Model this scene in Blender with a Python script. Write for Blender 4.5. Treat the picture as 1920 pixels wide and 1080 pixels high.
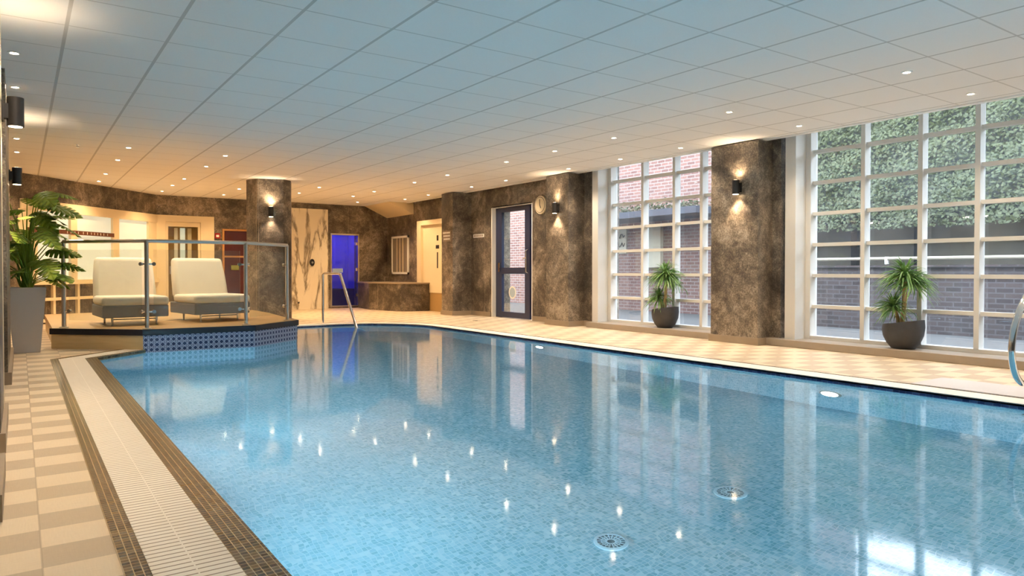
import bpy, bmesh, math, random
from mathutils import Vector, Matrix

for o in list(bpy.data.objects):
    bpy.data.objects.remove(o, do_unlink=True)
sc = bpy.context.scene
COL = sc.collection
PI = math.pi

# ------------------------------------------------------------------ camera
YAW, PITCH, FPX = 0.608, -0.015, 1326.0
cam_d = bpy.data.cameras.new('camera')
cam = bpy.data.objects.new('camera', cam_d); COL.objects.link(cam)
fw = Vector((math.sin(YAW)*math.cos(PITCH), math.cos(YAW)*math.cos(PITCH), math.sin(PITCH)))
rt = Vector((math.cos(YAW), -math.sin(YAW), 0)); up = rt.cross(fw)
m = Matrix((rt, up, -fw)).transposed().to_4x4(); m.translation = Vector((0, 0, 0.92))
cam.matrix_world = m
cam_d.sensor_width = 36; cam_d.lens = FPX/1920*36; cam_d.shift_y = -12.3/1920
cam_d.clip_start = 0.05; cam_d.clip_end = 200
sc.camera = cam

# ------------------------------------------------------------------ world, exposure
W = bpy.data.worlds.new('overcast_sky'); sc.world = W; W.use_nodes = True
nt = W.node_tree; bg = nt.nodes['Background']
tc = nt.nodes.new('ShaderNodeTexCoord'); sx = nt.nodes.new('ShaderNodeSeparateXYZ')
cr = nt.nodes.new('ShaderNodeValToRGB')
nt.links.new(tc.outputs['Generated'], sx.inputs[0]); nt.links.new(sx.outputs['Z'], cr.inputs[0])
cr.color_ramp.elements[0].position = 0.0; cr.color_ramp.elements[0].color = (0.86, 0.92, 1.0, 1)
cr.color_ramp.elements[1].position = 0.7; cr.color_ramp.elements[1].color = (0.80, 0.89, 1.0, 1)
nt.links.new(cr.outputs[0], bg.inputs[0]); bg.inputs[1].default_value = 4.4
sc.view_settings.view_transform = 'Standard'; sc.view_settings.look = 'None'
sc.view_settings.gamma = 1; sc.view_settings.use_curve_mapping = False
sc.view_settings.exposure = 1.42
sc.cycles.use_denoising = True
sc.cycles.max_bounces = 8; sc.cycles.diffuse_bounces = 5; sc.cycles.glossy_bounces = 4
sc.cycles.transparent_max_bounces = 16; sc.cycles.sample_clamp_indirect = 4
sc.cycles.caustics_reflective = False; sc.cycles.caustics_refractive = True; sc.cycles.blur_glossy = 1.0

SPOT_W = 38.0      # each recessed downlight
SCONCE_W = 15.0     # each end of a wall light
H = 2.544          # ceiling height

# ------------------------------------------------------------------ node helpers
class NT:
    def __init__(s, name):
        s.m = bpy.data.materials.new(name); s.m.use_nodes = True
        s.t = s.m.node_tree; s.t.nodes.clear()
        s.out = s.t.nodes.new('ShaderNodeOutputMaterial')
    def n(s, typ, ins=None, **kw):
        nd = s.t.nodes.new('ShaderNode'+typ)
        for k, v in kw.items(): setattr(nd, k, v)
        for k, v in (ins or {}).items(): s.set(nd.inputs[k], v)
        return nd
    def set(s, sock, v):
        if isinstance(v, bpy.types.NodeSocket): s.t.links.new(v, sock)
        elif isinstance(v, (tuple, list)) and sock.type == 'RGBA' and len(v) == 3: sock.default_value = (*v, 1)
        else: sock.default_value = v
    def math(s, op, a, b=0.0, c=0.0):
        nd = s.n('Math', operation=op)
        s.set(nd.inputs[0], a); s.set(nd.inputs[1], b); s.set(nd.inputs[2], c)
        return nd.outputs[0]
    def pos(s):
        g = s.n('NewGeometry'); sp = s.n('SeparateXYZ', {0: g.outputs['Position']})
        return g.outputs['Position'], sp.outputs[0], sp.outputs[1], sp.outputs[2]
    def objpos(s):
        return s.n('TexCoord').outputs['Object']
    def noise(s, vec, scale, detail=4, rough=0.55, dist=0.0):
        return s.n('TexNoise', {'Vector': vec, 'Scale': scale, 'Detail': detail, 'Roughness': rough, 'Distortion': dist}).outputs[0]
    def ramp(s, fac, stops, interp='LINEAR'):
        nd = s.n('ValToRGB', {0: fac}); r = nd.color_ramp; r.interpolation = interp
        while len(r.elements) < len(stops): r.elements.new(0.5)
        for e, (p, c) in zip(r.elements, stops):
            e.position = p; e.color = (*c, 1) if len(c) == 3 else c
        return nd.outputs[0]
    def mix(s, f, a, b, typ='MIX'):
        nd = s.n('MixRGB', {0: f, 1: a, 2: b}, blend_type=typ); return nd.outputs[0]
    def bump(s, h, strength=0.3, dist=0.01):
        return s.n('Bump', {'Height': h, 'Strength': strength, 'Distance': dist}).outputs[0]
    def principled(s, col, rough=0.5, metal=0.0, normal=None, **ins):
        p = s.n('BsdfPrincipled', {'Base Color': col, 'Roughness': rough, 'Metallic': metal})
        for k, v in ins.items(): s.set(p.inputs[k.replace('_', ' ')], v)
        if normal is not None: s.set(p.inputs['Normal'], normal)
        s.t.links.new(p.outputs[0], s.out.inputs[0]); return s.m
    def surf(s, sh):
        s.t.links.new(sh, s.out.inputs[0]); return s.m

def simple(name, col, rough=0.5, metal=0.0, var=0.06, scale=30.0, bump=0.0, **ins):
    n = NT(name); p = n.objpos(); f = n.noise(p, scale, 3)
    c = n.mix(f, tuple(max(0, x*(1-var)) for x in col), tuple(min(1, x*(1+var)) for x in col))
    nm = n.bump(f, bump, 0.004) if bump else None
    return n.principled(c, rough, metal, nm, **ins)

def emissive(name, col, strength):
    n = NT(name); return n.surf(n.n('Emission', {0: (*col, 1), 1: strength}).outputs[0])

M = {}
# dark marbled wall panels
def marbled(name, tint=(1, 1, 1)):
    n = NT(name); P, x, y, z = n.pos()
    a = n.noise(P, 1.3, 6, 0.62, 0.6); b = n.noise(P, 7.0, 6, 0.7, 1.0); c = n.noise(P, 55.0, 4, 0.75)
    v = n.math('ADD', n.math('MULTIPLY', a, 0.62), n.math('MULTIPLY', b, 0.38))
    v = n.math('ADD', v, n.math('MULTIPLY', n.math('SUBTRACT', c, 0.5), 0.42))
    T = lambda q: tuple(q[i]*tint[i] for i in range(3))
    col = n.ramp(v, [(0.38, T((0.042, 0.034, 0.027))), (0.47, T((0.098, 0.078, 0.060))), (0.54, T((0.190, 0.152, 0.112))), (0.66, T((0.44, 0.37, 0.29)))])
    # panel joints every 1.2 m
    s = n.math('ADD', x, y); fr = n.math('FRACT', n.math('DIVIDE', n.math('ADD', s, 0.55), 1.2))
    j = n.math('LESS_THAN', fr, 0.006)
    col = n.mix(n.math('MULTIPLY', j, 0.5), col, (0.5, 0.42, 0.3))
    return n.principled(col, 0.42, 0.0, n.bump(c, 0.15, 0.004))
M['wall'] = marbled('dark_marbled_wall')
M['cream'] = simple('cream_paint', (0.80, 0.68, 0.47), 0.45, var=0.02)
M['white'] = simple('white_paint', (0.86, 0.85, 0.82), 0.4, var=0.02)
M['frame_white'] = simple('white_window_frame', (0.68, 0.665, 0.63), 0.35, var=0.02)
M['base'] = simple('taupe_skirting_tile', (0.30, 0.235, 0.17), 0.4, var=0.1, scale=12)
M['sill'] = simple('sill_tile', (0.34, 0.28, 0.22), 0.4, var=0.1, scale=8)
M['steel'] = simple('brushed_steel', (0.62, 0.60, 0.56), 0.28, 1.0, var=0.03)
M['steel_bright'] = simple('polished_steel', (0.82, 0.81, 0.79), 0.12, 1.0, var=0.02)
M['black'] = simple('matt_black_metal', (0.018, 0.015, 0.014), 0.45, var=0.1)
M['navy'] = simple('navy_door_frame', (0.022, 0.03, 0.075), 0.4, var=0.1)
M['dark'] = simple('dark_trim', (0.012, 0.013, 0.02), 0.35, var=0.1)
M['charcoal'] = simple('charcoal_pot', (0.045, 0.045, 0.05), 0.5, var=0.2, scale=20, bump=0.1)
M['soil'] = simple('potting_soil', (0.05, 0.035, 0.025), 0.95, var=0.5, scale=60, bump=0.5)
M['planter'] = simple('grey_planter', (0.45, 0.42, 0.40), 0.55, var=0.03)
M['cushion'] = simple('cream_upholstery', (0.88, 0.77, 0.60), 0.75, var=0.04, scale=40, bump=0.15)
M['chair_base'] = simple('grey_upholstery', (0.20, 0.18, 0.155), 0.7, var=0.12, scale=30, bump=0.15)
M['bark'] = simple('cane_bark', (0.42, 0.30, 0.15), 0.8, var=0.25, scale=40, bump=0.4)
M['red'] = simple('red_plastic', (0.30, 0.01, 0.012), 0.35)
M['orange'] = simple('orange_sticker', (0.85, 0.40, 0.04), 0.5)
M['wood_trim'] = simple('tan_wood_trim', (0.45, 0.22, 0.07), 0.45, var=0.15, scale=8)
M['darkred'] = simple('dark_red_panel', (0.07, 0.012, 0.010), 0.25, var=0.4, scale=4)
M['letter'] = simple('dark_lettering', (0.03, 0.025, 0.02), 0.5)
M['letter_white'] = simple('white_lettering', (0.85, 0.83, 0.78), 0.5)
M['brown_strip'] = simple('brown_sign_strip', (0.13, 0.045, 0.02), 0.5)
M['kick'] = simple('brown_door_panel', (0.42, 0.27, 0.11), 0.4, var=0.1)
M['lens'] = emissive('lamp_lens', (1.0, 0.80, 0.55), 40.0)
M['drain_rim'] = simple('drain_rim_plastic', (0.50, 0.72, 0.82), 0.6, var=0.03)
M['drain_well'] = simple('drain_well', (0.16, 0.30, 0.38), 0.7, var=0.05)
M['pool_lens'] = emissive('pool_lamp_lens', (0.85, 0.95, 1.0), 16.0)
M['lens_soft'] = emissive('wall_lamp_lens', (1.0, 0.74, 0.45), 14.0)

M['sticker'] = simple('pale_blue_sticker', (0.42, 0.52, 0.60), 0.5)
M['strip'] = emissive('yard_strip_lamp', (1.0, 0.9, 0.7), 0.9)
def leafmat(name, c0, c1, rough=0.45):
    n = NT(name); f = n.noise(n.objpos(), 9.0, 3)
    col = n.mix(f, c0, c1)
    p = n.n('BsdfPrincipled', {'Base Color': col, 'Roughness': rough})
    tr = n.n('BsdfTranslucent', {0: col})
    mx = n.n('MixShader', {0: 0.25, 1: p.outputs[0], 2: tr.outputs[0]})
    return n.surf(mx.outputs[0])
M['leaf_monstera'] = leafmat('monstera_leaf', (0.08, 0.20, 0.015), (0.50, 0.62, 0.09))
M['leaf_yucca'] = leafmat('yucca_leaf', (0.06, 0.19, 0.045), (0.30, 0.46, 0.15))
M['leaf_ivy'] = leafmat('ivy_leaf', (0.014, 0.022, 0.007), (0.105, 0.125, 0.04), 0.6)

# ceiling tiles
n = NT('ceiling_tile'); P, x, y, z = n.pos()
gx = n.math('ABSOLUTE', n.math('SUBTRACT', n.math('FRACT', n.math('ADD', n.math('DIVIDE', n.math('SUBTRACT', x, 0.269), 0.6), 0.5)), 0.5))
gy = n.math('ABSOLUTE', n.math('SUBTRACT', n.math('FRACT', n.math('ADD', n.math('DIVIDE', n.math('SUBTRACT', y, 4.958), 0.584), 0.5)), 0.5))
lx = n.math('LESS_THAN', gx, 0.019); ly = n.math('LESS_THAN', gy, 0.012)
line = n.math('MAXIMUM', lx, n.math('MULTIPLY', ly, 0.8))
f = n.noise(P, 90.0, 2)
col = n.mix(f, (0.76, 0.745, 0.725), (0.81, 0.795, 0.775))
col = n.mix(line, col, (0.50, 0.48, 0.455))
M['ceiling'] = n.principled(col, 0.85, 0, n.bump(n.math('SUBTRACT', 1.0, line), 0.3, 0.006))

# checked deck tile
n = NT('deck_tile'); P, x, y, z = n.pos()
ix = n.math('FLOOR', n.math('DIVIDE', n.math('SUBTRACT', x, 0.05), 0.3))
iy = n.math('FLOOR', n.math('DIVIDE', n.math('SUBTRACT', y, 3.79), 0.196))
par = n.math('MODULO', n.math('ABSOLUTE', n.math('ADD', ix, iy)), 2.0)
par = n.math('GREATER_THAN', par, 0.5)
w1 = n.noise(n.n('Mapping', {'Vector': P, 'Scale': (1, 14, 1)}).outputs[0], 14, 4)
w2 = n.noise(n.n('Mapping', {'Vector': P, 'Scale': (14, 1, 1)}).outputs[0], 14, 4)
w = n.math('MULTIPLY', n.math('ADD', w1, w2), 0.5)
cl = n.mix(w, (0.60, 0.485, 0.345), (0.79, 0.66, 0.49)); cd = n.mix(w, (0.41, 0.32, 0.22), (0.57, 0.46, 0.33))
col = n.mix(par, cd, cl)
jx = n.math('LESS_THAN', n.math('FRACT', n.math('DIVIDE', n.math('SUBTRACT', x, 0.047), 0.3)), 0.02)
col = n.mix(n.math('MULTIPLY', jx, 0.5), col, (0.3, 0.22, 0.14))
M['deck'] = n.principled(col, 0.38, 0, n.bump(w, 0.15, 0.002))

# small mosaic
def mosaic(name, size, stops, grout, gap=0.08, rough=0.25, warp=0.0, amt=1.0):
    n = NT(name); P, x, y, z = n.pos()
    if warp:
        nz = n.n('TexNoise', {'Vector': P, 'Scale': 9.0, 'Detail': 1.0}).outputs[1]
        P = n.n('VectorMath', {0: P, 1: n.n('VectorMath', {0: nz, 3: warp}, operation='SCALE').outputs[0]}, operation='ADD').outputs[0]
    sc_ = n.n('VectorMath', {0: P, 1: (1/size, 1/size, 1/size)}, operation='MULTIPLY').outputs[0]
    sc_ = n.n('VectorMath', {0: sc_, 1: (0.013, 0.017, 0.011)}, operation='ADD').outputs[0]
    fl = n.n('VectorMath', {0: sc_}, operation='FLOOR').outputs[0]
    fr = n.n('VectorMath', {0: sc_}, operation='FRACTION').outputs[0]
    wn = n.n('TexWhiteNoise', {'Vector': fl}).outputs[0]
    col = n.ramp(wn, stops, 'LINEAR')
    g = n.n('NewGeometry'); ns = n.n('SeparateXYZ', {0: g.outputs['Normal']})
    sp = n.n('SeparateXYZ', {0: fr}); L = None
    for i in range(3):
        q = n.math('LESS_THAN', sp.outputs[i], gap)
        q = n.math('MULTIPLY', q, n.math('LESS_THAN', n.math('ABSOLUTE', ns.outputs[i]), 0.5))
        L = q if L is None else n.math('MAXIMUM', L, q)
    col = n.mix(n.math('MULTIPLY', L, amt), col, grout)
    return n.principled(col, rough, Specular_IOR_Level=0.2 if warp else 0.5)
M['pool_tile'] = mosaic('pool_mosaic', 0.026, [(0.0, (0.20, 0.47, 0.60)), (0.35, (0.30, 0.60, 0.74)), (0.75, (0.40, 0.68, 0.80)), (1.0, (0.60, 0.82, 0.90))], (0.56, 0.77, 0.86), 0.15, 0.7, warp=0.06)
M['brown_mosaic'] = mosaic('brown_mosaic', 0.025, [(0.0, (0.035, 0.022, 0.010)), (0.6, (0.085, 0.055, 0.026)), (1.0, (0.16, 0.11, 0.055))], (0.38, 0.29, 0.17), 0.13, 0.2)
M['navy_mosaic'] = mosaic('navy_mosaic', 0.05, [(0.0, (0.012, 0.02, 0.09)), (0.6, (0.03, 0.05, 0.16)), (1.0, (0.06, 0.10, 0.24))], (0.12, 0.15, 0.25), 0.06, 0.2)

# overflow grating: white bars across the channel
def grate(name, ang):
    n = NT(name); P, x, y, z = n.pos()
    c, s = math.cos(ang), math.sin(ang)
    t = n.math('ADD', n.math('MULTIPLY', x, -s), n.math('MULTIPLY', y, c))
    fr = n.math('FRACT', n.math('DIVIDE', t, 0.034))
    u_ = n.math('ADD', n.math('MULTIPLY', x, c), n.math('MULTIPLY', y, s)); seam = n.math('GREATER_THAN', n.math('ABSOLUTE', n.math('SUBTRACT', u_, 0.437)), 0.0025)
    gap = n.math('MULTIPLY', n.math('LESS_THAN', fr, 0.2), seam)
    col = n.mix(n.noise(P, 6, 3), (0.78, 0.71, 0.61), (0.88, 0.83, 0.74))
    col = n.mix(gap, col, (0.26, 0.20, 0.14))
    return n.principled(col, 0.4, 0, n.bump(n.math('SUBTRACT', 1.0, gap), 0.4, 0.004))
M['grate'] = grate('overflow_grating', 0.0)
M['grate_diag'] = grate('overflow_grating_diagonal', -0.9)
M['coping'] = simple('pale_coping_stone', (0.88, 0.80, 0.72), 0.4, var=0.05, scale=5)

# fascia pattern tile
n = NT('patterned_fascia_tile'); P, x, y, z = n.pos()
u = n.math('MULTIPLY', n.math('ADD', x, n.math('MULTIPLY', y, 0.25)), 1.0/0.058); v = n.math('DIVIDE', z, 0.058)
def tri(n, a): return n.math('ABSOLUTE', n.math('SUBTRACT', n.math('FRACT', a), 0.5))
a = tri(n, n.math('ADD', u, v)); b = tri(n, n.math('SUBTRACT', u, v)); c_ = tri(n, u); d_ = tri(n, v)
ln = n.math('MAXIMUM', n.math('LESS_THAN', a, 0.09), n.math('LESS_THAN', b, 0.09))
ln = n.math('MAXIMUM', ln, n.math('MAXIMUM', n.math('LESS_THAN', c_, 0.07), n.math('LESS_THAN', d_, 0.07)))
col = n.mix(ln, (0.022, 0.03, 0.10), (0.45, 0.46, 0.58))
M['fascia'] = n.principled(col, 0.3)

# platform floor and wood skirt
n = NT('platform_floor'); P, x, y, z = n.pos()
f = n.noise(n.n('Mapping', {'Vector': P, 'Scale': (1, 6, 1)}).outputs[0], 3, 4)
M['plat_floor'] = n.principled(n.mix(f, (0.36, 0.22, 0.09), (0.55, 0.38, 0.18)), 0.35)
n = NT('oak_laminate'); P, x, y, z = n.pos()
f = n.noise(n.n('Mapping', {'Vector': P, 'Scale': (1, 1, 22)}).outputs[0], 3, 5)
M['oak'] = n.principled(n.mix(f, (0.52, 0.37, 0.18), (0.70, 0.53, 0.29)), 0.4)

# white marble with grey-brown veins
n = NT('veined_white_marble'); P, x, y, z = n.pos()
mp = n.n('Mapping', {'Vector': P, 'Rotation': (0, 0.42, 0), 'Scale': (1.5, 1.0, 0.40)}).outputs[0]
a = n.noise(mp, 1.5, 9, 0.6, 0.5); b = n.noise(mp, 2.2, 3, 0.5, 0.2)
v = n.math('ABSOLUTE', n.math('SUBTRACT', a, 0.5))
vein = n.ramp(v, [(0.0, (1, 1, 1)), (0.012, (0.75, 0.75, 0.75)), (0.05, (0, 0, 0))])
msk = n.ramp(b, [(0.42, (0, 0, 0)), (0.52, (1, 1, 1))])
fac = n.math('MULTIPLY', vein, msk)
cloud = n.mix(n.noise(P, 3, 4), (0.80, 0.72, 0.56), (0.88, 0.83, 0.70))
M['marble'] = n.principled(n.mix(n.math('MULTIPLY', fac, 0.9), cloud, (0.17, 0.13, 0.08)), 0.22)

# brick outside
n = NT('red_brick'); P, x, y, z = n.pos()
v = n.n('CombineXYZ', {0: n.math('ADD', y, x), 1: z, 2: 0.0}).outputs[0]
br = n.n('TexBrick', {'Vector': v, 'Color1': (0.12, 0.045, 0.033, 1), 'Color2': (0.21, 0.095, 0.070, 1), 'Mortar': (0.27, 0.225, 0.20, 1), 'Scale': 1.0, 'Mortar Size': 0.010, 'Brick Width': 0.225, 'Row Height': 0.075})
col = n.mix(n.math('MULTIPLY', n.noise(P, 0.9, 4), 0.5), br.outputs[0], (0.16, 0.10, 0.09))
M['brick'] = n.principled(col, 0.9, 0, n.bump(br.outputs[1], 0.3, 0.01))
n = NT('old_retaining_brick'); P, x, y, z = n.pos()
v = n.n('CombineXYZ', {0: n.math('ADD', y, x), 1: z, 2: 0.0}).outputs[0]
br = n.n('TexBrick', {'Vector': v, 'Color1': (0.038, 0.026, 0.025, 1), 'Color2': (0.075, 0.05, 0.046, 1), 'Mortar': (0.095, 0.083, 0.083, 1), 'Scale': 1.0, 'Mortar Size': 0.010, 'Brick Width': 0.225, 'Row Height': 0.075})
M['brick_old'] = n.principled(br.outputs[0], 0.9)
M['concrete'] = simple('pale_concrete', (0.46, 0.42, 0.32), 0.85, var=0.15, scale=3)
M['tarmac'] = simple('yard_ground', (0.07, 0.068, 0.066), 0.9, var=0.2, scale=8)
M['slate'] = simple('slate_roof', (0.03, 0.034, 0.05), 0.7, var=0.2, scale=8)
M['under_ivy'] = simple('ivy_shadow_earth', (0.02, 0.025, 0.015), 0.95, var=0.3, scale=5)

# glass
def glassmat(name, tint=(0.95, 0.98, 0.98), dirt=0.0, dirtcol=(0.75, 0.8, 0.9), rough=0.0):
    n = NT(name)
    tr = n.n('BsdfTransparent', {0: (*tint, 1)}); gl = n.n('BsdfGlossy', {0: (1, 1, 1, 1), 'Roughness': rough})
    bf = n.n('NewGeometry').outputs['Backfacing']
    fr = n.n('Fresnel', {0: n.math('ADD', n.math('MULTIPLY', bf, 1/1.45-1.45), 1.45)})
    mx = n.n('MixShader', {0: fr.outputs[0], 1: tr.outputs[0], 2: gl.outputs[0]})
    if dirt:
        P = n.pos()[0]
        d = n.n('BsdfDiffuse', {0: (*dirtcol, 1)}); t2 = n.n('BsdfTranslucent', {0: (*dirtcol, 1)})
        dm = n.n('MixShader', {0: 0.6, 1: d.outputs[0], 2: t2.outputs[0]})
        f = n.math('MULTIPLY', n.ramp(n.noise(P, 2.2, 6, 0.65), [(0.3, (0.25,)*3), (0.7, (1, 1, 1))]), dirt)
        mx = n.n('MixShader', {0: f, 1: mx.outputs[0], 2: dm.outputs[0]})
    return n.surf(mx.outputs[0])
M['glass'] = glassmat('clear_glass')
M['glass_balustrade'] = glassmat('balustrade_glass', (0.93, 0.96, 0.94), 0.05)
M['glass_window'] = glassmat('misted_window_glass', (0.92, 0.95, 0.97), 0.05)
M['glass_blue'] = glassmat('steam_door_glass', (0.75, 0.8, 0.95), 0.04)
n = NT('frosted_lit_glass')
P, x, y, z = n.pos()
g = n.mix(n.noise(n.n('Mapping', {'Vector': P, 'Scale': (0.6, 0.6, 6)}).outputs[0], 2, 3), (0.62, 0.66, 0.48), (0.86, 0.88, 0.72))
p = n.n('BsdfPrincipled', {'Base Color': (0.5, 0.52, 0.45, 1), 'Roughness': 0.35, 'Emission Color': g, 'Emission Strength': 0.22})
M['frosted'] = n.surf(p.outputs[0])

# water surface
n = NT('pool_water'); P, x, y, z = n.pos()
w = n.math('ADD', n.math('MULTIPLY', n.noise(P, 1.6, 2, 0.5, 0.2), 0.22), n.math('MULTIPLY', n.noise(P, 14.0, 2), 0.10))
nm = n.bump(w, 0.055, 0.010)
fr = n.n('Fresnel', {0: 1.33, 'Normal': nm})
tr = n.n('BsdfRefraction', {0: (0.74, 0.90, 0.98, 1), 'Roughness': 0.0, 'IOR': 1.33, 'Normal': nm}); gl = n.n('BsdfGlossy', {0: (1, 1, 1, 1), 'Roughness': 0.06, 'Normal': nm})
M['water'] = n.surf(n.n('MixShader', {0: fr.outputs[0], 1: tr.outputs[0], 2: gl.outputs[0]}).outputs[0])

# ------------------------------------------------------------------ mesh builder
class MB:
    def __init__(s): s.v = []; s.f = []
    def add(s, vs, fs):
        o = len(s.v); s.v += [tuple(q) for q in vs]; s.f += [tuple(i+o for i in f) for f in fs]; return s
    def box(s, x0, x1, y0, y1, z0, z1, mat=None):
        vs = [Vector((x, y, z)) for z in (z0, z1) for y in (y0, y1) for x in (x0, x1)]
        if mat: vs = [mat @ q for q in vs]
        return s.add(vs, [(0, 2, 3, 1), (4, 5, 7, 6), (0, 1, 5, 4), (2, 6, 7, 3), (0, 4, 6, 2), (1, 3, 7, 5)])
    def prism(s, pts, z0, z1, top=None):
        k = len(pts); t = top or pts
        vs = [(p[0], p[1], z0) for p in pts] + [(p[0], p[1], z1) for p in t]
        fs = [tuple(range(k-1, -1, -1)), tuple(range(k, 2*k))] + [(i, (i+1) % k, k+(i+1) % k, k+i) for i in range(k)]
        return s.add(vs, fs)
    def wallseg(s, a, b, z0, z1, th):   # vertical slab from a to b, thickness to the left of a->b
        a = Vector(a); b = Vector(b); d = (b-a).normalized(); nn = Vector((-d.y, d.x))*th
        return s.prism([a, b, b+nn, a+nn], z0, z1)
    def lathe(s, prof, seg=24, c=(0, 0, 0), mat=None):
        vs = []; fs = []
        for r, z in prof:
            for i in range(seg):
                a = 2*PI*i/seg; q = Vector((r*math.cos(a), r*math.sin(a), z))
                if mat: q = mat @ q
                vs.append(q+Vector(c))
        k = len(prof)
        for j in range(k-1):
            for i in range(seg):
                fs.append((j*seg+i, j*seg+(i+1) % seg, (j+1)*seg+(i+1) % seg, (j+1)*seg+i))
        fs.append(tuple(range(seg-1, -1, -1))); fs.append(tuple((k-1)*seg+i for i in range(seg)))
        return s.add(vs, fs)
    def cyl(s, c, r, h, seg=20, mat=None): return s.lathe([(r, 0), (r, h)], seg, c, mat)
    def tube(s, pts, r, seg=10, closed=False):
        pts = [Vector(p) for p in pts]; n = len(pts); vs = []; fs = []
        rr = r if isinstance(r, (list, tuple)) else [r]*n
        prev = None
        for i, p in enumerate(pts):
            if closed: t = (pts[(i+1) % n]-pts[i-1]).normalized()
            else: t = (pts[min(i+1, n-1)]-pts[max(i-1, 0)]).normalized()
            if prev is None:
                ref = Vector((0, 0, 1)) if abs(t.z) < 0.9 else Vector((1, 0, 0)); u = t.cross(ref).normalized()
            else:
                u = (prev - t*prev.dot(t)).normalized()
            prev = u; w = t.cross(u)
            for k in range(seg):
                a = 2*PI*k/seg; vs.append(p+(u*math.cos(a)+w*math.sin(a))*rr[i])
        m_ = n if closed else n-1
        for i in range(m_):
            for k in range(seg):
                j = (i+1) % n
                fs.append((i*seg+k, i*seg+(k+1) % seg, j*seg+(k+1) % seg, j*seg+k))
        if not closed:
            fs.append(tuple(range(seg-1, -1, -1))); fs.append(tuple((n-1)*seg+k for k in range(seg)))
        return s.add(vs, fs)
    def build(s, name, mat, parent=None, smooth=False, bevel=0.0, segs=2, origin=None):
        me = bpy.data.meshes.new(name)
        og = Vector(origin) if origin else Vector((0, 0, 0))
        me.from_pydata([tuple(Vector(q)-og) for q in s.v], [], s.f); me.materials.append(mat); me.validate()
        bm = bmesh.new(); bm.from_mesh(me); bmesh.ops.recalc_face_normals(bm, faces=bm.faces); bm.to_mesh(me); bm.free()
        o = bpy.data.objects.new(name, me); COL.objects.link(o); o.location = og
        if smooth:
            for p in me.polygons: p.use_smooth = True
            try: me.set_sharp_from_angle(angle=math.radians(40))
            except Exception: pass
        if bevel:
            b = o.modifiers.new('bevel', 'BEVEL'); b.width = bevel; b.segments = segs; b.limit_method = 'ANGLE'
        if parent: o.parent = parent
        return o

def tag(o, label=None, cat=None, group=None, kind=None):
    if label: o['label'] = label
    if cat: o['category'] = cat
    if group: o['group'] = group
    if kind: o['kind'] = kind
    return o
def empty(name, loc=(0, 0, 0), rz=0.0):
    o = bpy.data.objects.new(name, None); COL.objects.link(o); o.location = loc; o.rotation_euler = (0, 0, rz)
    o.empty_display_size = 0.1; return o
def struct(mb, name, mat, **kw):
    o = mb.build(name, mat, **kw); o['kind'] = 'structure'; return o
def copy_tree(o, parent=None):
    c = o.copy(); COL.objects.link(c); c.parent = parent
    for ch in list(o.children): copy_tree(ch, c)
    return c
def spot(name, loc, d, watt, size, blend, col, parent=None, radius=0.03):
    l = bpy.data.lights.new(name, 'SPOT'); l.energy = watt; l.spot_size = math.radians(size); l.spot_blend = blend
    l.color = col; l.shadow_soft_size = radius
    o = bpy.data.objects.new(name, l); COL.objects.link(o); o.location = loc
    o.rotation_euler = Vector(d).to_track_quat('-Z', 'Y').to_euler()
    if parent: o.parent = parent
    return o

# ================================================================== SHELL
YB = -3.0
# pool outline (water edge)
arc = []
cx_, cy_, r_ = 4.30, 10.37, 1.35
pool = [(0.65, YB+0.8), (5.64, YB+0.8)]
for i in range(13):
    a = math.radians(i*90/12); pool.append((cx_+r_*math.cos(a)-0.01, cy_+r_*math.sin(a)))
pool += [(3.30, 11.74), (3.13, 9.72), (2.40, 9.10), (1.17, 9.17), (0.65, 8.62)]

def ring_mesh(name, outer, holes, z, mat):
    bm = bmesh.new(); es = []
    for loop in [outer]+holes:
        vs = [bm.verts.new((p[0], p[1], z)) for p in loop]
        es += [bm.edges.new((vs[i], vs[(i+1) % len(vs)])) for i in range(len(vs))]
    bmesh.ops.triangle_fill(bm, edges=es, use_beauty=True)
    bmesh.ops.recalc_face_normals(bm, faces=bm.faces)
    if sum(f.normal.z for f in bm.faces) < 0: bmesh.ops.reverse_faces(bm, faces=bm.faces)
    me = bpy.data.meshes.new(name); bm.to_mesh(me); bm.free(); me.materials.append(mat)
    o = bpy.data.objects.new(name, me); COL.objects.link(o); o['kind'] = 'structure'; return o
ring_mesh('floor', [(-0.7, YB), (8.25, YB), (8.25, 17.2), (-0.7, 17.2)], [pool], 0.0, M['deck'])

# ceiling with its front edge short of the glazing
mb = MB(); mb.box(-0.7, 7.62, YB, 17.2, H, H+0.12)
struct(mb, 'ceiling', M['ceiling'])
mb = MB(); mb.box(7.62, 8.4, YB, 17.2, 2.80, 2.9); struct(mb, 'trim_1', M['white'])
mb = MB(); mb.box(7.56, 7.63, YB, 17.2, H-0.012, H+0.3); struct(mb, 'trim_2', M['white'])

# pool basin
k = len(pool); mb = MB()
ZF = -1.15
mb.add([(p[0], p[1], -0.075) for p in pool]+[(p[0], p[1], ZF) for p in pool], [(i, (i+1) % k, k+(i+1) % k, k+i) for i in range(k)])
mb.add([(p[0], p[1], ZF) for p in pool], [tuple(range(k))])
struct(mb, 'pool_basin', M['pool_tile'])
mb = MB(); mb.add([(p[0], p[1], 0.0) for p in pool]+[(p[0], p[1], -0.075) for p in pool], [(i, (i+1) % k, k+(i+1) % k, k+i) for i in range(k-1)])
struct(mb, 'waterline_tile_band', M['navy_mosaic'])
mb = MB(); mb.add([(p[0], p[1], -0.028) for p in pool], [tuple(range(k))])
wat = mb.build('pool_water', M['water']); tag(wat, 'clear turquoise pool water filling the tiled basin', 'water', kind='stuff')

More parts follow.
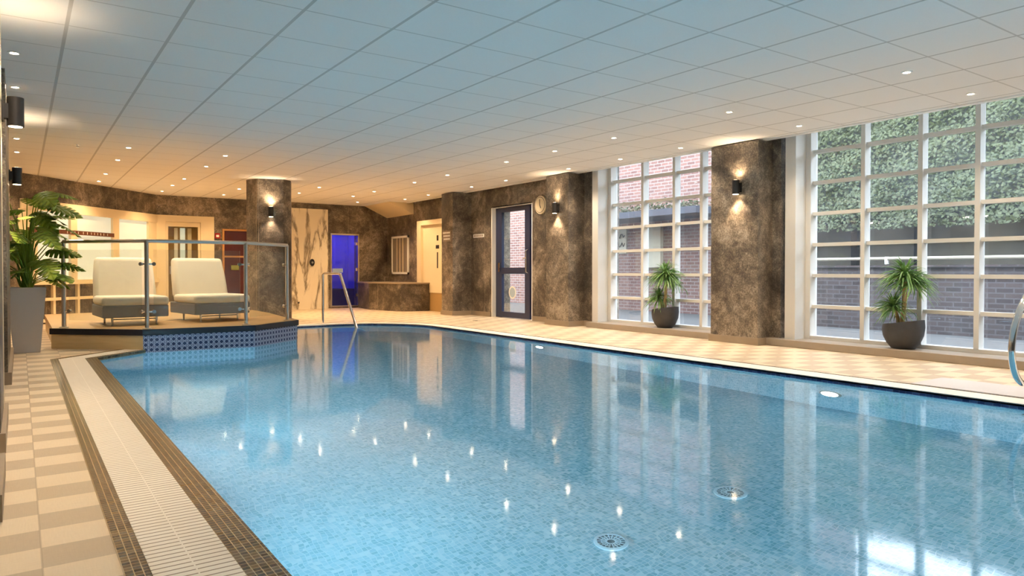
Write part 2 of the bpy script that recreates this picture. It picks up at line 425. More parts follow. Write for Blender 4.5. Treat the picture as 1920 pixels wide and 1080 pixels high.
# coping on the right and far side
def offset(pts, d):
    out = []
    for i, p in enumerate(pts):
        a = Vector(pts[max(i-1, 0)]); b = Vector(pts[min(i+1, len(pts)-1)]); t = (b-a).normalized()
        out.append((p[0]+t.y*d, p[1]-t.x*d))
    return out
edge = pool[1:16]
edge = [(5.64, YB+0.8)]+pool[2:15]+[(3.31, 11.73)]
def strip(mb, pts, d0, d1, z0, z1):
    A = offset(pts, d0); B = offset(pts, d1)
    for i in range(len(pts)-1):
        mb.prism([A[i], B[i], B[i+1], A[i+1]], z0, z1)
    return mb
struct(strip(MB(), edge, 0.0, 0.24, -0.012, 0.006), 'pool_coping', M['coping'])
struct(strip(MB(), edge, 0.24, 0.262, 0.0, 0.008), 'coping_joint', M['brown_mosaic'])

# overflow channel, left: outer mosaic, grating, inner mosaic, with its diagonal return
def quad(mb, a, b, c, d, z0, z1): return mb.prism([a, b, c, d], z0, z1)
Y0 = YB+0.4
mb = MB(); mb.prism([(0.25, Y0), (0.32, Y0), (0.32, 8.66), (1.02, 9.33), (0.94, 9.36), (0.25, 8.72)], 0.0, 0.006)
struct(mb, 'channel_border_outer', M['brown_mosaic'])
mb = MB(); mb.prism([(0.32, Y0), (0.55, Y0), (0.55, 8.60), (0.32, 8.66)], 0.0, 0.008)
struct(mb, 'overflow_grating', M['grate'])
mb = MB(); mb.prism([(0.32, 8.66), (0.55, 8.60), (1.17, 9.18), (1.02, 9.33)], 0.0, 0.008)
struct(mb, 'overflow_grating_return', M['grate_diag'])
mb = MB()
mb.prism([(0.55, Y0), (0.662, Y0), (0.662, 8.615), (0.55, 8.60)], -0.06, 0.006)
mb.prism([(0.55, 8.60), (0.662, 8.615), (1.19, 9.15), (1.17, 9.18)], -0.06, 0.006)
struct(mb, 'channel_border_inner', M['brown_mosaic'])

# ---- right wall, plane X=7.75, outside face 8.2
XR, XO = 7.75, 8.2
mb = MB()
mb.box(XR, XO, 11.85, 17.2, 0, 2.8)
mb.box(XR, XO, 10.48, 11.85, 2.17, 2.8)
mb.box(XR, XO, 8.66, 10.48, 0, 2.8)
mb.box(XR, XO, 5.30, 6.22, 0, 2.8)
mb.box(XR, XO, 1.35, 2.45, 0, 2.8)
mb.box(XR, XO, YB, -1.5, 0, 2.8)
struct(mb, 'wall_right', M['wall'])
def pillar(i, y0, y1, x0=7.45, x1=XR):
    mb = MB(); mb.box(x0, x1-0.001, y0, y1, 0, H-0.013); o = struct(mb, 'wall_pillar_%s' % i, M['wall'])
    mb = MB(); mb.box(x0-0.02, x1, y0-0.02, y1+0.02, 0, 0.09); struct(mb, 'baseboard_pillar_%s' % i, M['base'])
pillar('far', 12.62, 13.08, 7.30)
pillar('middle', 9.02, 9.62, 7.41)
pillar('near', 5.42, 6.14, 7.46)
pillar('front', 1.5, 2.25, 7.46)
for nm, (a, b) in {'baseboard_right_a': (11.87, 12.6), 'baseboard_right_b': (9.64, 10.46), 'baseboard_right_c': (8.68, 9.0), 'baseboard_right_d': (5.32, 5.40)}.items():
    mb = MB(); mb.box(XR-0.02, XR, a, b, 0, 0.09); struct(mb, nm, M['base'])

# ---- back walls: straight part Y=16.75, diagonal glazed part, left wall
YK = 16.75
mb = MB()
mb.box(3.55, 6.24, YK, YK+0.3, 0, 2.8); mb.box(6.98, 8.0, YK, YK+0.3, 0, 2.8); mb.box(6.24, 6.98, YK, YK+0.3, 1.84, 2.8); mb.box(6.24, 6.98, YK, YK+0.3, 0, 0.03)
mb.box(2.36, 3.55, YK, YK+0.3, 2.12, 2.8)
struct(mb, 'wall_back', M['wall'])
A = Vector((0.30, 14.55)); B = Vector((2.45, 16.8)); D = (B-A).normalized(); N = Vector((-D.y, D.x))
def W_(s, off=0.0): return A+D*s+N*off
def wbox(mb, s0, s1, z0, z1, o0=0.0, o1=0.1):   # o>0 = behind, o<0 = into the room
    return mb.prism([W_(s0, o0), W_(s1, o0), W_(s1, o1), W_(s0, o1)], z0, z1)
mb = MB(); wbox(mb, -1.6, 3.3, 2.10, 2.8, 0, 0.25); wbox(mb, -1.6, -0.42, 0, 2.10, 0, 0.25); wbox(mb, -0.42, 3.3, 0, 0.72, 0.04, 0.25)
struct(mb, 'wall_back_left', M['wall'])
mb = MB(); mb.box(-0.75, -0.3, 9.3, 17.2, 0, 2.8); mb.box(-0.75, -0.6, YB, 9.3, 0, 2.8)
struct(mb, 'wall_left', M['wall'])
mb = MB(); mb.box(-0.75, 8.25, YB-0.2, YB, 0, 2.8); struct(mb, 'wall_front', M['wall'])
for nm, y0, y1, mat in (('a', 3.2, 3.9, M['cream']), ('c', 7.0, 9.25, M['wall'])):
    mb = MB(); mb.box(-0.6, -0.177 if nm == 'a' else -0.085, y0, y1, 0, H); struct(mb, 'wall_pillar_left_%s' % nm, mat)
    mb = MB(); mb.box(-0.62, -0.06, y0-0.02, y1+0.02, 0, 0.1); struct(mb, 'baseboard_left_%s' % nm, M['base'])
mb = MB(); mb.box(-0.6, -0.086, 4.4, 5.2, 0, H); struct(mb, 'wall_pillar_left_b', M['wall'])
mb = MB(); mb.box(-0.62, -0.065, 4.38, 5.40, 0, 0.1); struct(mb, 'baseboard_left_b', M['base'])
mb = MB(); mb.box(-0.62, -0.084, 5.2, 5.38, 0, H); struct(mb, 'trim_3', M['cream'])

# ---- glazed screen in the diagonal wall : window_1
w = empty('window_1', (*W_(0), 0)); tag(w, kind='structure')
def wpart(mb, name, mat, **kw):
    o = mb.build(name, mat, parent=w, **kw); o.location = -Vector((*W_(0), 0)); return o
S = [(-0.46, -0.09), (0.65, 0.80), (1.72, 1.89), (2.77, 3.02)]
mb = MB()
wbox(mb, -0.42, 3.10, 1.95, 2.12, -0.03, 0.09); wbox(mb, -0.42, 3.10, 0.68, 0.76, -0.05, 0.09)
for a, b in S: wbox(mb, a, b, 0.76, 1.95, -0.02, 0.09)
wpart(mb, 'frame', M['cream'])
for i in range(3):
    mb = MB(); wbox(mb, S[i][1], S[i+1][0], 0.76, 1.95, 0.03, 0.05); wpart(mb, 'pane', M['frosted'])
mb = MB()
wbox(mb, -0.42, 3.0, 0.40, 0.45, -0.03, 0.04); wbox(mb, -0.42, 3.0, 0.03, 0.08, -0.02, 0.04)
for s in (-0.3, 0.27, 0.83, 1.31, 1.8, 2.4): wbox(mb, s-0.025, s+0.025, 0.03, 0.70, -0.015, 0.04)
wpart(mb, 'dado_frame', M['cream'])
mb = MB(); wbox(mb, -0.30, 1.74, 1.575, 1.65, -0.028, -0.020); st = wpart(mb, 'sign_strip', M['brown_strip'])
mb = MB(); rnd = random.Random(4); s = 0.55
while s < 1.66:
    L = rnd.choice([0.03, 0.05, 0.07]); wbox(mb, s, s+0.010, 1.592, 1.635, -0.031, -0.028)
    s += L+0.05
wpart(mb, 'sign_lettering', M['letter_white'])

# ---- white wall panel with door : door_1
mb = MB()
mb.box(2.33, 2.58, 16.72, 17.05, 0, 2.12); mb.box(3.28, 3.56, 16.72, 17.05, 0, 2.12); mb.box(2.58, 3.28, 16.72, 17.05, 1.98, 2.12)
struct(mb, 'trim_4', M['cream'])
d1 = empty('door_1', (2.58, 16.75, 0)); tag(d1, kind='structure')
def cpart(par, mb, name, mat, **kw):
    o = mb.build(name, mat, parent=par, **kw); o.location = -par.location; return o
mb = MB()
mb.box(2.585, 2.63, 16.74, 16.80, 0, 1.975); mb.box(3.23, 3.275, 16.74, 16.80, 0, 1.975)
mb.box(2.63, 3.23, 16.74, 16.80, 1.88, 1.975); mb.box(2.63, 3.23, 16.74, 16.80, 0, 0.25)
cpart(d1, mb, 'leaf_frame', M['cream'])
mb = MB(); mb.box(2.63, 3.23, 16.765, 16.775, 0.25, 1.88); cpart(d1, mb, 'pane', M['glass'])
mb = MB(); mb.box(2.58, 3.28, 17.02, 17.05, 0, 2.0); cpart(d1, mb, 'backing_panel', M['kick'])
for a, b, mt, z0 in ((2.78, 2.85, 'white', 0.3), (2.90, 3.0, 'frosted', 0.3), (3.05, 3.13, 'cream', 0.9)):  # bright strips put in as the reflections in the door glass
    mb = MB(); mb.box(a, b, 16.93, 16.95, z0, 1.86); cpart(d1, mb, 'reflection_strip', M[mt])
mb = MB(); mb.box(2.655, 2.68, 16.70, 16.74, 0.85, 1.02); cpart(d1, mb, 'handle', M['steel'])
# red call points and framed dark-red doorway right of it
d2 = empty('door_2', (4.0, 16.74, 0)); tag(d2, kind='structure')
mb = MB(); mb.box(3.73, 3.77, 16.70, 16.75, 0, 1.86); mb.box(4.33, 4.37, 16.70, 16.75, 0, 1.86); mb.box(3.77, 4.33, 16.70, 16.75, 1.82, 1.86)
cpart(d2, mb, 'door_frame', M['wood_trim'])
mb = MB(); mb.box(3.77, 4.33, 16.735, 16.75, 0.0, 1.82); cpart(d2, mb, 'leaf', M['darkred'])
mb = MB(); mb.box(3.77, 4.33, 16.715, 16.735, 1.22, 1.26); cpart(d2, mb, 'rail', M['wood_trim'])
def callpoint(x, z, label):
    t = empty('fire_call_point', (x, 16.70, z)); tag(t, label, 'fire call point')
    mb = MB(); mb.box(-0.055, 0.055, -0.035, 0.0, -0.06, 0.06); mb.build('housing', M['red'], t, bevel=0.006)
    mb = MB(); mb.box(-0.03, 0.03, -0.038, -0.035, -0.03, 0.02); mb.build('glass_plate', M['letter_white'], t)
callpoint(3.62, 1.70, 'small red call point on the dark wall between white door and framed doorway')
callpoint(4.42, 1.72, 'small red call point beside the square column, right of the framed doorway')

# ---- marble slab, thermostat, hook
mb = MB(); mb.box(5.15, 6.17, YK-0.04, YK-0.001, 0.0, 2.41)
o = mb.build('marble_panel', M['marble']); tag(o, 'tall white marble slab with brown veins beside the blue steam room door', 'wall panel')
t = empty('shower_control', (5.77, YK-0.04, 1.12)); tag(t, 'small oval dark control on the white marble slab', 'control')
R90 = Matrix.Rotation(PI/2, 3, 'X')
mb = MB(); mb.lathe([(0.065, 0), (0.065, 0.02), (0.05, 0.028)], 20, mat=R90); o = mb.build('plate', M['dark'], t, smooth=True); o.scale = (0.9, 1, 1.35)
mb = MB(); mb.lathe([(0.028, 0.02), (0.025, 0.045)], 14, mat=R90); mb.build('dial', M['steel'], t, smooth=True)
t = empty('wall_hook', (5.44, YK-0.04, 0.16)); tag(t, 'tiny dark fixing low on the left of the marble slab', 'hook')
mb = MB(); mb.lathe([(0.02, 0), (0.02, 0.02)], 12, mat=R90); mb.build('rose', M['dark'], t)
mb = MB(); mb.tube([(0, -0.02, 0), (0, -0.05, -0.005), (0, -0.055, 0.03)], 0.006, 6); mb.build('peg', M['dark'], t)

# ---- steam room door and the little blue-lit room : door_3
d3 = empty('door_3', (6.60, YK, 0.03)); tag(d3, kind='structure')
mb = MB()
mb.box(6.24, 6.275, YK-0.02, YK+0.06, 0.03, 1.84); mb.box(6.945, 6.98, YK-0.02, YK+0.06, 0.03, 1.84); mb.box(6.275, 6.945, YK-0.02, YK+0.06, 1.80, 1.84); mb.box(6.275, 6.945, YK-0.02, YK+0.06, 0.03, 0.065)
cpart(d3, mb, 'frame', M['steel'])
mb = MB(); mb.box(6.275, 6.945, YK+0.01, YK+0.022, 0.065, 1.80); cpart(d3, mb, 'glass_leaf', M['glass_blue'])
for z in (0.28, 0.92, 1.56):
    mb = MB(); mb.box(6.89, 6.945, YK-0.012, YK+0.03, z, z+0.07); cpart(d3, mb, 'hinge', M['steel_bright'])
mb = MB(); mb.box(6.0, 7.3, YK+0.3, YK+1.5, 0, 2.2)
me = mb.build('wall_steam_room', simple('steam_room_tile', (0.25, 0.28, 0.75), 0.5, var=0.1, scale=6))
bm = bmesh.new(); bm.from_mesh(me.data)
bmesh.ops.delete(bm, geom=[f for f in bm.faces if f.calc_center_median().y < YK+0.35], context='FACES'); bm.to_mesh(me.data); bm.free()
me['kind'] = 'structure'
mb = MB(); mb.box(6.03, 7.27, YK+1.0, YK+1.46, 0.001, 0.45); o = mb.build('steam_bench', M['navy']); tag(o, 'low bench inside the blue steam room', 'bench')
l = bpy.data.lights.new('steam_room_lamp', 'AREA'); l.shape = 'RECTANGLE'; l.size = 0.5; l.size_y = 0.3; l.energy = 5; l.color = (0.02, 0.07, 1.0)
o = bpy.data.objects.new('steam_room_lamp', l); COL.objects.link(o); o.location = (6.62, YK+0.75, 2.15)

# ---- sloping bulkhead in the far right corner
mb = MB()
Ap = (7.14, YK, H); Bp = (XR, YK, 2.27); C2 = (XR, 15.26, 2.28); E2 = (7.12, 15.30, H); D2 = (XR, 15.26, H)
mb.add([Ap, Bp, C2, E2, D2, (XR, YK, H)], [(0, 1, 2, 3), (3, 2, 4), (0, 3, 4, 5), (0, 5, 1), (1, 5, 4, 2)])
struct(mb, 'trim_5', simple('cream_bulkhead', (0.80, 0.66, 0.42), 0.6, var=0.02))

# ---- boxed plunge unit in that corner
t = empty('tiled_corner_bench', (7.2, 15.4, 0)); tag(t, 'waist high marbled box unit below the louvred grille in the far corner', 'built-in unit')
mb = MB(); P_ = [(6.80, 15.72), (7.06, 14.55), (7.50, 14.42), (XR-0.001, 14.42), (XR-0.001, YK-0.001), (6.95, YK-0.001)]
o = mb.prism(P_, 0, 0.62).build('body', M['wall'], t); o.location = (-7.2, -15.4, 0)
mb = MB(); Q_ = [(6.77, 15.72), (7.04, 14.52), (7.50, 14.39), (XR-0.001, 14.39), (XR-0.001, YK-0.001), (6.92, YK-0.001)]
o = mb.prism(Q_, 0.62, 0.65).build('top_slab', M['base'], t); o.location = (-7.2, -15.4, 0)

# ---- louvred grille on the right wall
t = empty('wall_grille', (XR, 15.97, 1.31)); tag(t, 'white framed louvred ventilation grille above the marbled corner unit', 'grille')
mb = MB(); a, b, z0, z1 = -0.47, 0.46, -0.47, 0.47
mb.box(-0.03, -0.001, a, a+0.05, z0, z1).box(-0.03, -0.001, b-0.05, b, z0, z1).box(-0.03, -0.001, a, b, z0, z0+0.05).box(-0.03, -0.001, a, b, z1-0.05, z1)
mb.build('frame', M['white'], t)
mb = MB()
for i in range(24):
    y = a+0.06+i*(b-a-0.12)/23; mb.box(-0.018, -0.004, y-0.007, y+0.007, z0+0.05, z1-0.05)
mb.build('louvres', M['sill'], t)
mb = MB()
for q in (-0.16, 0.0, 0.16): mb.box(-0.022, -0.003, q-0.012, q+0.012, z0+0.05, z1-0.05)
mb.build('dividers', M['cream'], t)

# ---- cream door in the right wall : door_4
d4 = empty('door_4', (XR, 14.4, 0)); tag(d4, kind='structure')
mb = MB(); mb.box(XR-0.09, XR-0.001, 14.72, 14.92, 0.22, 2.08); mb.box(XR-0.09, XR-0.001, 13.12, 13.24, 0.22, 2.08); mb.box(XR-0.09, XR-0.001, 13.24, 14.72, 1.97, 2.08)
mb.box(XR-0.04, XR-0.001, 14.86, 14.90, 0, 0.22)
cpart(d4, mb, 'door_frame', M['cream'])
mb = MB(); mb.box(XR-0.03, XR-0.001, 13.24, 14.72, 0.42, 1.97); cpart(d4, mb, 'leaf', M['cream'])
mb = MB(); mb.box(XR-0.02, XR-0.001, 13.24, 14.72, 0.0, 0.42); cpart(d4, mb, 'kick_panel', M['kick'])
mb = MB(); X_ = XR-0.034
mb.box(X_, X_+0.003, 13.98, 14.06, 1.60, 1.72); mb.box(X_, X_+0.003, 13.95, 14.10, 1.42, 1.50); mb.box(X_, X_+0.003, 14.0, 14.05, 0.98, 1.34)
cpart(d4, mb, 'sign_symbols', M['letter'])

# ---- small signs
t = empty('depth_sign', (7.299, 12.86, 1.64)); tag(t, 'three-line wall sign on the pillar right of the cream door', 'sign')
mb = MB(); mb.box(-0.008, 0, -0.16, 0.16, -0.11, 0.11); mb.build('plate', M['base'], t)
mb = MB(); rnd = random.Random(2)
for zz in (0.055, -0.01, -0.075):
    y = -0.14
    while y < 0.11:
        L = rnd.uniform(0.02, 0.05); mb.box(-0.011, -0.008, y, y+L, zz, zz+0.03); y += L+0.012
    mb.build('text_line', M['letter_white'], t); mb = MB()
t = empty('name_sign', (XR, 12.33, 1.64)); tag(t, 'narrow white sign strip on dark wall left of the glass door', 'sign')
mb = MB(); mb.box(-0.010, 0, -0.20, 0.20, -0.035, 0.035); mb.build('plate', M['white'], t)
mb = MB()
for i in range(6): MB().box(-0.012, -0.010, -0.17+i*0.06, -0.135+i*0.06, -0.02, 0.02).build('letter', M['base'], t)

# ---- glass exit door, navy frame : door_5
d5 = empty('door_5', (XR, 11.1, 0)); tag(d5, kind='structure')
XD = 7.84
mb = MB()
mb.box(XD, XD+0.07, 11.66, 11.83, 0, 2.17); mb.box(XD, XD+0.07, 10.50, 10.60, 0, 2.17); mb.box(XD, XD+0.07, 10.60, 11.66, 2.11, 2.17)
cpart(d5, mb, 'door_frame', M['navy'])
mb = MB()
mb.box(XD-0.03, XD+0.03, 11.58, 11.70, 0.01, 2.13); mb.box(XD-0.03, XD+0.03, 10.64, 10.80, 0.01, 2.13)
mb.box(XD-0.03, XD+0.03, 10.80, 11.58, 0.01, 0.12); mb.box(XD-0.03, XD+0.03, 10.80, 11.58, 2.07, 2.13); mb.box(XD-0.03, XD+0.03, 10.80, 11.58, 0.86, 0.98)
cpart(d5, mb, 'leaf', M['navy'])
mb = MB(); mb.box(XD-0.004, XD+0.004, 10.80, 11.58, 0.12, 0.86); mb.box(XD-0.004, XD+0.004, 10.80, 11.58, 0.98, 2.07); cpart(d5, mb, 'panes', M['glass'])
mb = MB(); mb.tube([(XD-0.03, 10.70, 1.32), (XD-0.08, 10.70, 1.30), (XD-0.08, 10.70, 0.90), (XD-0.03, 10.70, 0.88)], 0.013, 8)
mb.tube([(XD-0.07, 10.70, 1.18), (XD-0.08, 10.80, 1.14)], 0.010, 8); cpart(d5, mb, 'handle', M['steel_bright'], smooth=True)
mb = MB(); mb.box(XD-0.06, XD-0.03, 11.61, 11.66, 0.90, 1.08); cpart(d5, mb, 'latch', M['steel_bright'])
RY = Matrix.Rotation(-PI/2, 3, 'Y')
mb = MB()
for i in range(24):
    a0, a1 = 2*PI*i/24, 2*PI*(i+1)/24
    vs = [(XD-0.008, 11.24+r*math.cos(q), 0.50+r*math.sin(q)) for q in (a0, a1) for r in (0.095, 0.125)]
    mb.add(vs, [(0, 1, 3, 2)])
cpart(d5, mb, 'round_sticker', M['letter_white'])
mb = MB(); mb.add([(XD-0.007, 11.24+0.095*math.cos(2*PI*i/24), 0.50+0.095*math.sin(2*PI*i/24)) for i in range(24)], [tuple(range(24))]); cpart(d5, mb, 'sticker_centre', M['sticker'])
mb = MB(); mb.box(XR-0.004, XD+0.06, 11.83, 11.853, 0, 2.17); mb.box(XR-0.004, XO-0.05, 10.478, 10.50, 0, 2.17); mb.box(XR, XO-0.05, 10.5, 11.83, 2.165, 2.19)
struct(mb, 'trim_6', M['white'])

# ---- round clock
t = empty('wall_clock', (XR, 10.20, 2.11)); tag(t, 'round cream wall clock on dark wall right of the navy glass door', 'clock')
mb = MB(); mb.lathe([(0.165, 0), (0.165, 0.03), (0.15, 0.035)], 32, mat=RY); mb.build('case', M['cream'], t, smooth=True)
mb = MB(); mb.lathe([(0.145, 0.035), (0.145, 0.038)], 32, mat=RY); mb.build('dial', M['base'], t)
mb = MB(); mb.lathe([(0.132, 0.038), (0.132, 0.041)], 32, mat=RY); fc = mb.build('face', M['cream'], t)
for dy, dz in ((0.0, 0.10), (-0.03, -0.06)):
    mb = MB(); mb.tube([(-0.044, 0, 0), (-0.044, dy, dz)], 0.006, 6); mb.build('hand', M['letter'], fc)

# ================================================================== WINDOW WALL
XF, XG = 7.95, 8.055
ZT = [0.105+0.378*i for i in range(1, 8)]
def window(num, ya, yb, mulls, low_casing=True):
    """ya<yb opening; mulls = centres of mullions"""
    w = empty('window_%d' % num, (XF, (ya+yb)/2, 0.09)); tag(w, kind='structure')
    P = lambda mb, nm, mt, **k: cpart(w, mb, nm, M[mt], **k)
    mb = MB()
    mb.box(7.72, 8.12, yb-0.035, yb+0.06, 0.085, 2.8)      # far reveal
    mb.box(7.705, 7.76, yb-0.05, yb+0.09, 0.085, 2.79)      # far casing
    mb.box(7.72, 8.12, ya-0.06, ya+0.035, 0.085, 2.8)
    mb.box(7.705, 7.76, ya-0.09, ya+0.05, 0.085, 2.79)
    P(mb, 'reveal', 'frame_white')
    mb = MB(); mb.box(XF-0.01, XG+0.03, yb-0.10, yb-0.035, 0.085, 2.8); mb.box(XF-0.01, XG+0.03, ya+0.035, ya+0.07, 0.085, 2.8)
    mb.box(XF, XG+0.03, ya+0.035, yb-0.035, 0.085, 0.125)
    P(mb, 'frame', 'frame_white')
    for y in mulls:
        mb = MB(); mb.box(XF, XG+0.015, y-0.024, y+0.024, 0.12, 2.8); P(mb, 'mullion', 'frame_white')
    for z in ZT:
        mb = MB(); mb.box(XF+0.035, XG+0.01, ya+0.08, yb-0.09, z-0.021, z+0.021); P(mb, 'transom', 'frame_white')
    mb = MB(); mb.box(XG-0.003, XG+0.003, ya+0.035, yb-0.035, 0.1, 2.8); P(mb, 'glazing', 'glass_window')
    return w
window(2, 6.25, 8.68, (7.88, 7.235, 6.72))
window(3, 2.50, 5.12, (4.375, 3.745, 3.19))
window(4, -1.45, 1.30, (0.6, -0.1, -0.8))
for nm, a, b in (('trim_7', 6.16, 8.80), ('trim_8', 2.30, 5.40), ('trim_9', -1.6, 1.45)):
    mb = MB(); mb.box(7.60, 8.16, a, b, 0, 0.085); struct(mb, nm, M['sill'], bevel=0.006)

# ================================================================== OUTSIDE
mb = MB(); mb.box(8.2, 30, -14, 40, -0.2, -0.05); struct(mb, 'ground_yard', M['tarmac'])
t = empty('brick_building', (13, 18, 0)); tag(t, 'red brick building across the yard behind the far window and door', 'building')
def op(par, mb, name, mat, **kw): return cpart(par, mb, name, mat, **kw)
mb = MB(); mb.box(12.4, 16, 8.9, 30, -0.1, 8); op(t, mb, 'wall', M['brick'])
mb = MB(); mb.box(11.2, 12.4, 9.6, 15.2, 2.10, 2.24); op(t, mb, 'canopy', M['slate'])
mb = MB(); mb.box(12.3, 12.4, 11.6, 12.1, 1.0, 2.0); op(t, mb, 'pale_door', M['concrete'])
mb = MB(); mb.box(12.36, 12.4, 12.8, 13.8, 1.35, 2.0); pl = op(t, mb, 'plaque', M['concrete'])
mb = MB()
rnd = random.Random(8)
for row in (1.80, 1.58):
    pts = [(12.35, 13.25-i*0.045, row+0.06*math.sin(i*2.1)+rnd.uniform(-.03, .03)) for i in range(10)]
    mb.tube(pts, 0.012, 5)
op(t, mb, 'plaque_script', M['letter'])
mb = MB(); mb.add([(11.6, 12.5, 3.1), (11.6, 14.6, 4.1), (11.6, 12.5, 4.3), (12.4, 12.5, 3.1), (12.4, 14.6, 4.1), (12.4, 12.5, 4.3)], [(0, 1, 2), (3, 5, 4), (0, 3, 4, 1), (1, 4, 5, 2), (0, 2, 5, 3)])
# low planting along canopy
def leaf_cloud(name, mat, n_, fn, size, seed):
    rnd = random.Random(seed); vs = []; fs = []
    for i in range(n_):
        p, nrm = fn(rnd); p = Vector(p)
        d = Vector((rnd.gauss(0, 1), rnd.gauss(0, 1), rnd.gauss(0, 1))).normalized(); q = d.cross(Vector(nrm)+Vector((rnd.gauss(0, .4), rnd.gauss(0, .4), rnd.gauss(0, .4)))).normalized()
        d = q.cross(Vector(nrm)).normalized() if rnd.random() < .5 else d
        s = size*rnd.uniform(0.6, 1.4); b = len(vs)
        vs += [tuple(p-d*s), tuple(p+q*s*0.6), tuple(p+d*s), tuple(p-q*s*0.6)]; fs.append((b, b+1, b+2, b+3))
    mb = MB(); mb.v = vs; mb.f = fs; return mb
def f1(r):
    return (11.5+r.uniform(-.3, .7), r.uniform(9.7, 15.1), 2.26+abs(r.gauss(0, .10))), (0, 0, 1)
o = leaf_cloud('g', None, 2500, f1, 0.035, 1).build('canopy_weeds', M['leaf_ivy']); tag(o, 'straggly green weeds growing along the brick building canopy', 'weeds', kind='stuff')
# bank: retaining wall, beige wall behind, ivy
t = empty('retaining_wall', (11.6, 3, 0)); tag(t, 'low dark brick retaining wall outside the near window', 'retaining wall')
mb = MB(); mb.box(11.5, 11.8, -10, 8.9, -0.1, 0.98); op(t, mb, 'brickwork', M['brick_old'])
mb = MB(); mb.box(11.45, 11.85, -10, 8.9, 0.98, 1.01); op(t, mb, 'coping', M['brick_old'])
t = empty('garden_railing', (11.65, 3, 1.03)); tag(t, 'white horizontal pipe rail on top of the dark retaining wall', 'railing')
mb = MB(); mb.tube([(11.65, -9.9, 1.12), (11.65, 8.8, 1.12)], 0.026, 8); op(t, mb, 'rail', M['concrete'])
for y in range(-9, 9, 3):
    mb = MB(); mb.box(11.62, 11.68, y-0.02, y+0.02, 1.03, 1.15); op(t, mb, 'post', M['white'])
t = empty('beige_outbuilding', (14, 3, 0)); tag(t, 'low beige outbuilding in shade beneath the overhanging ivy', 'outbuilding')
mb = MB(); mb.box(13.6, 15, -10, 8.9, -0.1, 2.2); op(t, mb, 'wall', M['concrete'])
for y in (3.2, 4.6, 6.4, 7.6):
    mb = MB(); mb.box(13.5, 13.6, y-0.06, y+0.06, 0, 1.9); op(t, mb, 'pilaster', M['under_ivy'])
for y in (5.2, 7.0):
    mb = MB(); mb.box(13.0, 13.12, y-0.25, y+0.25, 1.80, 1.83); op(t, mb, 'strip_lamp', M['strip'])
mb = MB(); mb.prism([(12.2, -10), (15.5, -10), (15.5, 8.9), (12.2, 8.9)], 1.86, 3.9, [(13.4, -10), (15.5, -10), (15.5, 8.9), (13.4, 8.9)])
o = struct(mb, 'earth_bank', M['under_ivy'])
def f2(r):
    z = r.uniform(1.62, 4.08); y = r.uniform(-2, 9.1)
    b = 12.2+(z-1.86)/2.04*1.2
    x = b-0.16-0.16*math.sin(y*3.1+z*2)*math.cos(z*3.7+y)-r.uniform(0, .22)
    return (x, y, z), (-1, 0, .4)
o = leaf_cloud('g', None, 42000, f2, 0.034, 2).build('ivy_hedge', M['leaf_ivy']); tag(o, 'dense dark ivy hedge covering the bank outside the near window', 'ivy', kind='stuff')

# ================================================================== COLUMN, PLATFORM
mb = MB(); mb.prism([(3.34, 13.12), (3.44, 12.80), (3.86, 12.66), (4.02, 12.76), (4.14, 13.1), (3.62, 13.40)], 0, H-0.001)
o = struct(mb, 'wall_column', M['wall'])

t = empty('raised_platform', (1.8, 11, 0)); tag(t, 'raised lounge platform edged in black with blue patterned tile over the pool', 'platform')
ZP = 0.24
pl = [(0.31, 9.98), (1.17, 9.165), (2.40, 9.095), (3.13, 9.715), (3.31, 11.75), (3.31, 12.95), (2.3, 13.6), (0.31, 13.2)]
def pp(mb, name, mat, **k):
    o = mb.build(name, mat, parent=t, **k); o.location = (-1.8, -11, 0); return o
mb = MB(); mb.prism(pl, 0.0, ZP-0.07); mb.prism(pl, ZP-0.008, ZP)
pp(MB().prism(pl, ZP-0.075, ZP), 'floor_deck', M['plat_floor'])
core = [(p[0]+(1.8-p[0])*0.008, p[1]+(11-p[1])*0.008) for p in pl]
pp(MB().prism(core, 0.001, ZP-0.075), 'core', M['oak'])
def facia(i, j, z0, z1, out, th=0.02):
    a, b = Vector(pl[i]), Vector(pl[j]); d = (b-a).normalized(); nn = Vector((d.y, -d.x))
    return [tuple(a-d*out*0.4), tuple(b+d*out*0.4), tuple(b+nn*out+d*out*0.4), tuple(a+nn*out-d*out*0.4)]
mb = MB()
for i in range(0, 4): mb.prism(facia(i, i+1, 0, 0, 0.03), ZP-0.07, ZP)
pp(mb, 'edge_band', M['dark'])
pp(MB().prism(facia(0, 1, 0, 0, 0.012), 0.0, ZP-0.07), 'wood_skirt', M['oak'])
mb = MB()
for i in (1, 2, 3): mb.prism(facia(i, i+1, 0, 0, 0.012), -0.06, ZP-0.07)
pp(mb, 'tiled_skirt', M['fascia'])

